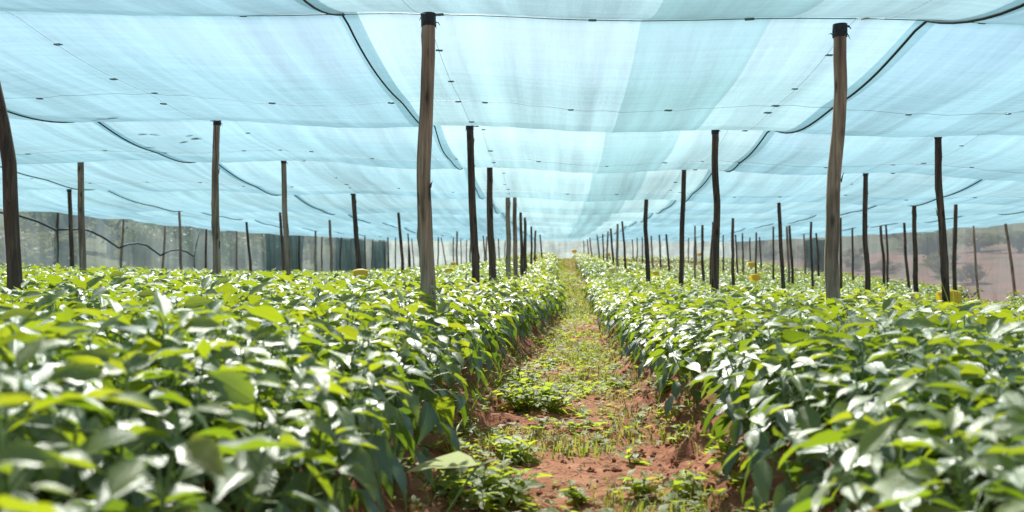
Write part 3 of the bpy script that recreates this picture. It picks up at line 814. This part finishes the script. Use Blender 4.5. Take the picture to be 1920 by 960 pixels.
for lo, hi, geos, keep, gr in ((0, 5.5, LEAFG, 1, 1.0), (5.5, 14, LEAFLO, 1, 1.05), (14, 26, LEAFLO, 0.6, 1.35), (26, 60, LEAFLO, 0.6, 1.6)):
    for v in range(len(PLANS)):
        m = (~single) & (PV == v) & (PY >= lo) & (PY < hi)
        if not m.any(): continue
        bv, bt, bu, bm = plan_arrays(PLANS[v], geos, keep, gr)
        R = rotmats(TX[m], TY[m], PROT[m]) * grow[m][:, None, None] * np.stack([np.ones(m.sum()), np.ones(m.sum()), ZS[m]], -1)[:, None, :]
        W = np.einsum('nij,vj->nvi', R, bv) + np.stack([PX[m], PY[m], PZ[m]], -1)[:, None, :]
        n = len(W); nv = len(bv)
        AV.append(W.reshape(-1, 3))
        AT.append((bt[None] + (off + np.arange(n) * nv)[:, None, None]).reshape(-1, 3)); off += n * nv
        u = np.repeat(bu[None], n, 0); u[:, :, 2] += RNG.random(n)[:, None]
        AU.append(u.reshape(-1, 3)); AM.append(np.tile(bm, n))
me = bigmesh('pepper_crop', np.vstack(AV), np.vstack(AT), [M['young'], M['mid'], M['mature']], np.concatenate(AM), luv=np.vstack(AU))
tag(link('pepper_crop', me), 'dense green mass of pepper seedlings filling the beds farther off', 'seedlings', kind='stuff')
print('plants', NP_, 'crop tris', len(me.polygons))

# ------------------------------------------------------------------ yellow insect traps
def field_top(x, y): return float(land(x, y, False)) + 0.34 * float(np.interp(y, [0, 22, 36, 60], [0.92, 0.92, 0.62, 0.55]))
TRAPS = [  # px, py, depth or None, width px, pale, label
    (676, 514, 8.4, 27, 0, 'yellow sticky trap in front of the dark leaning pole in the left bed'),
    (1149, 514, 17.0, 18, 1, 'pale whitish yellow trap just right of the path'),
    (1715, 559, 11.0, 26, 1, 'pale yellow folded trap under the black straight pole'),
    (1779, 580, 8.2, 38, 0, 'deep yellow trap low among leaves under the dark leaning pole at right'),
    (1416, 520, 16.0, 17, 0, 'yellow trap by the foot of a pole, in the third bed right of the path'),
    (1409, 496, 27.0, 13, 0, 'small yellow trap straight above another one in the beds at right'),
    (1312, 477, 40.0, 8, 0, 'tiny yellow trap close to the far wall at right'),
    (1230, 523, 15.5, 11, 0, 'small yellow trap half hidden in leaves by the slim poles'),
    (1172, 488, 30.0, 9, 0, 'tiny yellow trap between pole feet right of the path'),
    (1140, 477, 38.0, 9, 0, 'tiny yellow trap under the far net, second right of the path'),
    (1077, 471, 44.0, 9, 0, 'tiny yellow trap under the far net right beside the path end'),
    (1004, 487, 30.0, 8, 0, 'tiny yellow trap behind the pole line left of the path'),
    (841, 521, 16.0, 15, 0, 'yellow trap left of the path behind the thick pale pole'),
    (850, 504, 24.0, 9, 0, 'small yellow trap higher up the slope behind the thick pale pole'),
]
for px, py, d, w, pale, label in TRAPS:
    c = at(px, py, d); W = w * d / F_PX
    c.z = max(c.z, field_top(c.x, d) + 0.045)
    g = float(land(c.x, d, False))
    root = empty('sticky_trap', (c.x, d, g), random.uniform(-0.3, 0.3))
    h = c.z - g; hh = W * 0.66; V, Fc = [], []
    prof = [(-0.42, -0.5), (-0.36, -0.1), (-0.27, 0.28), (-0.12, 0.46), (0.05, 0.5), (0.2, 0.4), (0.31, 0.1), (0.38, -0.25), (0.42, -0.48)]
    for side in (0, 1):
        for i, (a, b) in enumerate(prof):
            for j in range(4):
                q = j / 3 - 0.5
                V.append((q * W * (1 + 0.1 * b), a * W * 0.8 * (1 - 0.02 * side), h + b * hh + (0.06 * W * math.sin(q * 5 + b * 3)) - side * 0.0025))
    for side in (0, 1):
        o_ = side * len(prof) * 4
        for i in range(len(prof) - 1):
            for j in range(3):
                f = (o_ + i * 4 + j, o_ + i * 4 + j + 1, o_ + (i + 1) * 4 + j + 1, o_ + (i + 1) * 4 + j)
                Fc.append(f if side else f[::-1])
    link('yellow_sheet', pymesh('yellow_sheet', V, Fc, M['trap_pale' if pale else 'trap']), root)
    Vt, Ft = tube([(0.01, 0, -0.05), (0, 0, h * 0.6), (0, 0, h + hh * 0.42)], [0.007, 0.006, 0.005], 6)
    link('stick', pymesh('stick', Vt, Ft, M['stick']), root)
    tag(root, label, 'sticky trap', 'yellow insect traps')

# ------------------------------------------------------------------ weeds, grass and clods on the path
def weed(px, py, rad, h, n, label, Ls=(0.04, 0.08), mesh='weed', d=None, seed=0):
    dd = d or CAM_H * F_PX / (py - 480)
    p = at(px, py, dd)
    r = random.Random(seed + int(px)); 
    root = empty('weed_plant', (p.x, dd, float(land(p.x, dd)) - 0.005))
    tag(root, label, 'weed', 'leafy weeds on the path')
    m = MB()
    shoots = max(3, n // 6)
    for s in range(shoots):
        az = r.uniform(0, 2 * PI); rr = rad * math.sqrt(r.random()) * 0.8
        b = Vector((math.cos(az) * rr * 0.5, math.sin(az) * rr * 0.5, 0)); hh = h * r.uniform(0.55, 1.0)
        t = Vector((math.cos(az) * rr, math.sin(az) * rr, hh))
        b.z = float(land(p.x + b.x, dd + b.y)) - root.location.z - 0.01
        m.add(*tube([b, (b + t) / 2 + Vector((0, 0, hh * 0.12)), t], [0.0028, 0.002, 0.0012], 5))
        k = n // shoots
        for i in range(k):
            f = 0.15 + 0.85 * ((i + 0.5) / k) ** 0.7
            q = b.lerp(t, f); a2 = i * 2.4 + r.uniform(-0.5, 0.5)
            L = r.uniform(*Ls) * (1.1 - 0.35 * f)
            o = link('leaf', LEAFM[mesh][r.randrange(6)], root)
            o.matrix_local = Matrix.Translation(q) @ Matrix.Rotation(a2, 4, 'Z') @ Matrix.Rotation(math.radians(r.uniform(-35, 20)), 4, 'Y') @ Matrix.Rotation(r.uniform(-0.5, 0.5), 4, 'X') @ Matrix.Diagonal((L, L * 1.25, L, 1))
    link('stem', m.mesh('stem', M['stem']), root)
WEEDS = [
    (1005, 768, 0.24, 0.14, 300, 'large bushy clump of yellow-green weeds against the left bank of the path'),
    (968, 735, 0.15, 0.16, 130, 'smaller leafy weed behind the large bushy clump at the left bank'),
    (915, 950, 0.19, 0.13, 180, 'bright leafy weeds under the big pale leaf at the bottom edge'),
    (965, 860, 0.11, 0.11, 80, 'small bright weed between the big pale leaf and bare red soil'),
    (850, 940, 0.08, 0.10, 28, 'dark leafy weed low in the shade of the left bed'),
    (1090, 950, 0.05, 0.07, 21, 'small weed sprig on the bare soil at the bottom edge'),
    (1200, 930, 0.06, 0.08, 21, 'weed sprig right of centre at the bottom edge of the path'),
    (1290, 925, 0.09, 0.10, 42, 'leafy weeds at the foot of the right bank at the bottom edge'),
    (1370, 930, 0.07, 0.10, 28, 'weed climbing the red right bank at the bottom edge'),
    (1185, 868, 0.035, 0.05, 14, 'tiny seedling weed alone on the bare red soil'),
    (1250, 760, 0.07, 0.07, 28, 'low weed at the foot of the right bank halfway down'),
    (1140, 715, 0.08, 0.06, 35, 'low weed patch in the middle of the path'),
    (1205, 690, 0.08, 0.07, 35, 'low weed patch toward the right bank before the grass strip'),
    (1030, 675, 0.08, 0.07, 28, 'low weed patch beyond the bushy clump on the left side'),
    (1300, 810, 0.05, 0.07, 14, 'sprig growing out of the crumbly red right bank'),
]
for i, (px, py, rad, h, n, lab) in enumerate(WEEDS): weed(px, py, rad, h, n, lab, seed=i * 31)
# the big pale leaf
p = at(800, 900, 2.35)
root = empty('broad_leaf_plant', (p.x, 2.35, float(land(p.x, 2.35)) - 0.01))
tag(root, 'single large pale green arrow-shaped leaf on a stalk beside the left bed', 'plant')
g = leaf_geo(0.22, 0.22, 0.27, 3, 0, 0.02)
gl = at(895, 872, 2.36); tip = at(760, 866, 2.30)
o = link('leaf', bigmesh('leaf', g[0], g[1], M['pale_leaf'], luv=g[2]), root)
dirv = tip - gl
o.matrix_local = Matrix.Translation(gl - root.location) @ Matrix.Rotation(math.atan2(dirv.y, dirv.x), 4, 'Z') @ Matrix.Rotation(-0.08, 4, 'Y') @ Matrix.Rotation(0.55, 4, 'X') @ Matrix.Diagonal((dirv.length, dirv.length * 1.25, dirv.length, 1))
Vt, Ft = tube([(0, 0, -0.02), (0.02, 0, 0.05), gl - root.location], [0.005, 0.004, 0.003], 6)
link('stalk', pymesh('stalk', Vt, Ft, M['stem']), root)

def blade_geo(L, w, bend, az, base, seg=4):
    V, T = [], []
    dx_, dy_ = math.cos(az), math.sin(az)
    for i in range(seg + 1):
        f = i / seg
        r = L * (f * 0.35 + bend * f * f * 0.65); z = L * (f - 0.45 * bend * f * f)
        ww = w * (1 - f ** 1.6) * 0.5 + 0.0002
        c = Vector(base) + Vector((dx_ * r, dy_ * r, z))
        V += [c + Vector((-dy_, dx_, 0)) * ww, c - Vector((-dy_, dx_, 0)) * ww]
    for i in range(seg):
        a = 2 * i
        T += [(a, a + 1, a + 3), (a, a + 3, a + 2)]
    return V, T
def tuft(px, py, d, L, n, label, z=None, straight=False, seed=0):
    p = at(px, py, d); r = random.Random(seed)
    root = empty('grass_tuft', (p.x, d, (float(land(p.x, d)) if z is None else z) - 0.01))
    tag(root, label, 'grass', 'tufts of grass')
    for i in range(n):
        V_, T_ = blade_geo(L * r.uniform(0.55, 1.0), r.uniform(0.004, 0.007), r.uniform(0.05, 0.3) if straight else r.uniform(0.2, 1.1), r.uniform(0, 2 * PI), (r.uniform(-0.02, 0.02), r.uniform(-0.02, 0.02), 0))
        me_ = bigmesh('blade', np.array(V_), np.array(T_), M['grass'])
        link('blade', me_, root)
tuft(872, 800, 3.7, 0.22, 16, 'loose tuft of arching grass at the foot of the left bed', seed=1)
tuft(905, 770, 4.2, 0.24, 18, 'larger tuft of arching grass before the bushy weed clump', seed=2)
tuft(935, 720, 4.8, 0.20, 12, 'tuft of grass behind the bushy weed clump', seed=3)
tuft(845, 860, 3.1, 0.16, 10, 'sparse grass in the dark soil near the big pale leaf', seed=4)
tuft(960, 650, 6.6, 0.2, 12, 'distant tuft of grass along the left bank', seed=5)
tuft(1265, 800, 3.7, 0.12, 10, 'short grass at the foot of the right bank', seed=6)
tuft(1225, 700, 5.4, 0.16, 12, 'thin grass at the right bank beside the low weed patch', seed=7)
tuft(556, 520, 6.3, 0.66, 7, 'tall upright grass sticking out of the left bed by the tan pole', straight=True, seed=8)
tuft(520, 520, 6.6, 0.55, 4, 'short upright grass shoot left of the tan pole', straight=True, seed=9)
tuft(1800, 560, 6.8, 0.78, 5, 'tall thin grass stalks standing above the right bed', straight=True, seed=10)
tuft(1885, 560, 6.8, 0.74, 3, 'very thin upright grass stalk near the right edge', straight=True, seed=11)
tuft(1275, 545, 9.0, 0.5, 4, 'green grass shoot at the foot of the slim brown pole', straight=True, seed=12)

# uncountable ground cover
def scatter_pts(n, y0, y1, seed):
    r = np.random.default_rng(seed)
    y = y0 * (y1 / y0) ** r.random(n); fl, fr = foot_l(y) - 0.28, foot_r(y) + 0.17
    x = fl + (fr - fl) * r.random(n)
    return x, y, r
x, y, r = scatter_pts(60000, 1.7, 50, 5)
mid = 0.18 + 0.12 * np.sin(y * 0.4)
dens = 0.42 * sstep(0.40, 0.60, fbm(x * 3.1, y * 2.0, 91, 3)) + 0.56 * sstep(4.2, 6.5, y) * np.exp(-((x - mid) / 0.26) ** 2) * sstep(0.30, 0.52, fbm(x * 4, y * 1.3, 93, 3)) + 0.18 * sstep(12, 14, y) * (1 - 0.85 * sstep(19, 24, y)) + 0.28 * sstep(2.6, 2.0, y)
keep = r.random(len(x)) < dens
x, y = x[keep], y[keep]; z = land(x, y)
n = len(x); L = r.uniform(0.018, 0.075, n) * np.where(y > 12, 1.5, 1); az = r.uniform(0, 2 * PI, n); lean = r.uniform(0.2, 1.3, n); w = r.uniform(0.0016, 0.0038, n) * np.interp(y, [3, 10, 30], [1, 1.7, 5])
dxv = np.stack([np.cos(az), np.sin(az), 0 * az], -1); sd = np.stack([-np.sin(az), np.cos(az), 0 * az], -1)
B = np.stack([x, y, z - 0.004], -1)
m1 = B + dxv * (L * lean * 0.3)[:, None] + np.array([0, 0, 1]) * (L * 0.6)[:, None]
m2 = B + dxv * (L * lean)[:, None] + np.array([0, 0, 1]) * (L * (1 - 0.35 * lean))[:, None]
VV = np.stack([B - sd * w[:, None], B + sd * w[:, None], m1 - sd * w[:, None] * 0.8, m1 + sd * w[:, None] * 0.8, m2], 1).reshape(-1, 3)
o5 = np.arange(n) * 5
TT = np.concatenate([np.stack([o5, o5 + 1, o5 + 3], -1), np.stack([o5, o5 + 3, o5 + 2], -1), np.stack([o5 + 2, o5 + 3, o5 + 4], -1)])
lu = np.zeros((n * 5, 3)); lu[:, 2] = np.repeat(r.random(n), 5); lu[:, 0] = 0.5
tag(link('path_grass', bigmesh('path_grass', VV, TT, M['grass'], luv=lu)), 'thin short grass growing along the path', 'grass', kind='stuff')
# little broad-leaved weeds
x, y, r = scatter_pts(17000, 1.7, 30, 6)
dens = 0.12 + 0.55 * sstep(0.45, 0.6, fbm(x * 2.6, y * 1.6, 95, 3)) + 0.6 * sstep(4.0, 5.5, y) * np.exp(-((x - 0.15) / 0.3) ** 2) * sstep(0.35, 0.55, fbm(x * 3, y * 1.2, 99, 3))
bare = np.exp(-((x - 0.08) / 0.17) ** 2 - ((y - 3.05) / 0.5) ** 2)
keep = r.random(len(x)) < dens * (1 - 0.95 * bare) * 0.42
x, y = x[keep], y[keep]; z = land(x, y); n = len(x)
BV, BT, BU = [], [], []; o_ = 0
for i in range(6):
    v, t, u = LEAFLO[i % 6]
    m_ = np.array(Matrix.Rotation(i * 1.05 + 0.3 * (i % 2), 4, 'Z') @ Matrix.Rotation(-0.55 + 0.2 * (i % 3), 4, 'Y') @ Matrix.Diagonal((1, 1.35, 1, 1)))
    BV.append(v @ m_[:3, :3].T * (0.8 + 0.2 * (i % 3)) + np.array([0, 0, 0.35 + 0.12 * i])); BT.append(t + o_); o_ += len(v); BU.append(u)
BV, BT, BU = np.vstack(BV), np.vstack(BT), np.vstack(BU)
R = rotmats(r.uniform(-.3, .3, n), r.uniform(-.3, .3, n), r.uniform(0, 2 * PI, n)) * (r.uniform(0.014, 0.040, n) * np.interp(y, [3, 12, 30], [1, 1.1, 1.8]))[:, None, None]
W = np.einsum('nij,vj->nvi', R, BV) + np.stack([x, y, z - 0.004], -1)[:, None]
TT = (BT[None] + (np.arange(n) * len(BV))[:, None, None]).reshape(-1, 3)
u = np.repeat(BU[None], n, 0); u[:, :, 2] += r.random(n)[:, None]
tag(link('path_weeds', bigmesh('path_weeds', W.reshape(-1, 3), TT, M['weed'], luv=u.reshape(-1, 3))), 'scattered small broad-leaved weeds on path and banks', 'weeds', kind='stuff')
# clods of earth
x, y, r = scatter_pts(9000, 1.7, 16, 8)
fl, fr = foot_l(y), foot_r(y)
edge = np.minimum(np.abs(x - fl + 0.05), np.abs(x - fr - 0.05))
keep = r.random(len(x)) < 0.15 + 0.75 * np.exp(-(edge / 0.09) ** 2)
x, y = x[keep], y[keep]; z = land(x, y); n = len(x)
ico = np.array([(0, 0, 1), (0.89, 0, 0.45), (0.28, 0.85, 0.45), (-0.72, 0.53, 0.45), (-0.72, -0.53, 0.45), (0.28, -0.85, 0.45), (0.72, 0.53, -0.45), (-0.28, 0.85, -0.45), (-0.89, 0, -0.45), (-0.28, -0.85, -0.45), (0.72, -0.53, -0.45), (0, 0, -1)])
icf = np.array([(0,1,2),(0,2,3),(0,3,4),(0,4,5),(0,5,1),(1,6,2),(2,7,3),(3,8,4),(4,9,5),(5,10,1),(6,7,2),(7,8,3),(8,9,4),(9,10,5),(10,6,1),(11,7,6),(11,8,7),(11,9,8),(11,10,9),(11,6,10)])
sz = 0.0025 + 0.011 * r.random(n) ** 3
W = ico[None] * (sz[:, None] * r.uniform(0.6, 1.3, (n, 12)))[:, :, None] * r.uniform(0.7, 1.3, (n, 1, 3)) + np.stack([x, y, z + sz * 0.25], -1)[:, None]
TT = (icf[None] + (np.arange(n) * 12)[:, None, None]).reshape(-1, 3)
tag(link('soil_clods', bigmesh('soil_clods', W.reshape(-1, 3), TT, M['clod'], smooth=False)), 'crumbs and clods of red earth', 'soil', kind='stuff')
# straw
x, y, r = scatter_pts(4200, 1.7, 10, 9)
z = land(x, y) + 0.004; n = len(x); az = r.uniform(0, 2 * PI, n); L = r.uniform(0.01, 0.05, n); w = r.uniform(0.0006, 0.0016, n)
dv = np.stack([np.cos(az), np.sin(az), r.uniform(-.15, .25, n)], -1) * L[:, None]; sv = np.stack([-np.sin(az), np.cos(az), 0 * az], -1) * w[:, None]
B = np.stack([x, y, z], -1); up = np.array([0, 0, 0.0012])
VV = np.stack([B - sv, B + sv, B + dv + sv, B + dv - sv, B + dv * 0.5 + up * 2], 1).reshape(-1, 3)
o5 = np.arange(n) * 5
TT = np.concatenate([np.stack([o5 + a, o5 + b, o5 + 4], -1) for a, b in ((0, 1), (1, 2), (2, 3), (3, 0))])
tag(link('straw', bigmesh('straw', VV, TT, M['straw'], smooth=False)), 'bits of dry straw strewn on the path', 'straw', kind='stuff')

# ------------------------------------------------------------------ shrubs and trees outside the nets
def crown_geo(seed, n, leaf=0.12):
    r = np.random.default_rng(seed)
    nb = 11
    cen = r.normal(0, 1, (nb, 3)); cen /= np.linalg.norm(cen, axis=1)[:, None]
    cen *= r.uniform(0.25, 0.75, (nb, 1)); cen[:, 2] = cen[:, 2] * 0.75
    rad = r.uniform(0.22, 0.45, nb)
    b = r.integers(0, nb, n); d = r.normal(0, 1, (n, 3)); d /= np.linalg.norm(d, axis=1)[:, None]
    P = cen[b] + d * (rad[b] * r.random(n) ** 0.4)[:, None]
    a = r.normal(0, 1, (n, 3)); a /= np.linalg.norm(a, axis=1)[:, None]
    c = np.cross(a, r.normal(0, 1, (n, 3))); c /= np.linalg.norm(c, axis=1)[:, None]
    s = leaf * r.uniform(0.6, 1.4, (n, 1))
    VV = np.stack([P, P + a * s * 0.5 + c * s * 0.28, P + a * s, P + a * s * 0.5 - c * s * 0.28], 1).reshape(-1, 3)
    o4 = np.arange(n) * 4
    lu = np.zeros((n * 4, 3)); lu[:, 2] = np.repeat(r.random(n), 4); lu[:, 0] = 0.5
    return VV, np.concatenate([np.stack([o4, o4 + 1, o4 + 2], -1), np.stack([o4, o4 + 2, o4 + 3], -1)]), lu, cen
CROWNS = []
for i in range(5):
    VV, TT, lu, cen = crown_geo(300 + i, 1700)
    for mk in ('tree_leaf', 'dry_leaf'):
        m_ = MB()
        m_.add(*tube([(0, 0, -1.25), (0.03, 0.02, -0.6), (0, 0, -0.1)], [0.09, 0.07, 0.05], 7))
        for c in cen[:7]: m_.add(*tube([(0, 0, -0.5 + 0.3 * random.random()), tuple(c * 0.5 + np.array([0, 0, -0.1])), tuple(c)], [0.04, 0.03, 0.012], 5))
        CROWNS.append((bigmesh('crown', VV, TT, M[mk], luv=lu), m_.mesh('trunk', M['bark'])))
def shrub(x, y, rx, rz, k, label, group):
    root = empty('shrub', (x, y, float(land(x, y))), random.uniform(0, 6.28))
    tag(root, label, 'shrub', group)
    cm, tm = CROWNS[k % len(CROWNS)]
    for nm, me_ in (('crown', cm), ('trunk', tm)):
        o = link(nm, me_, root); o.location = (0, 0, rz * 0.72); o.scale = (rx, rx, rz)
groups = {'left': [], 'far': [], 'right': []}
yy = 10.0
while yy < 62:
    groups['left'].append((random.uniform(-12.5, -10.8), yy, random.uniform(0.9, 1.4), random.uniform(0.8, 1.2)))
    groups['left'].append((random.uniform(-18, -14), yy + 0.8, random.uniform(1.5, 2.1), random.uniform(1.1, 1.7)))
    yy += random.uniform(2.2, 3.4)
xx = -11.0
while xx < 15:
    groups['far'].append((xx, random.uniform(53.5, 58), random.uniform(0.5, 1.2), random.uniform(0.4, 0.75)))
    groups['far'].append((xx + 0.7, random.uniform(62, 75), random.uniform(1.2, 2.2), random.uniform(0.7, 1.1)))
    xx += random.uniform(1.5, 2.6)
yy = 15.0
while yy < 55:
    groups['right'].append((random.uniform(11.5, 13.5), yy, random.uniform(0.4, 0.9), random.uniform(0.3, 0.65)))
    groups['right'].append((random.uniform(15, 21), yy + 1, random.uniform(0.9, 1.7), random.uniform(0.6, 1.05)))
    yy += random.uniform(2.4, 3.8)
WORDS = {'left': ('blurred by the hillside net wall', 'from the near end'), 'far': ('behind the far end net wall', 'from the left'), 'right': ('behind the right net wall', 'from the near end')}
for gk, lst in groups.items():
    lst.sort(key=lambda q: q[1] if gk != 'far' else q[0])
    cnt = {0: 0, 1: 0}
    for i, (x_, y_, rx, rz) in enumerate(lst):
        k = random.randrange(10); dry = k % 2
        shrub(x_, y_, rx, rz, k, ('yellowish' if dry else 'green') + ' shrub ' + WORDS[gk][0] + ', ' + ordinal(cnt[dry]) + ' ' + ('yellowish' if dry else 'green') + ' one ' + WORDS[gk][1],
              'shrubs outside the nets')
        cnt[dry] += 1
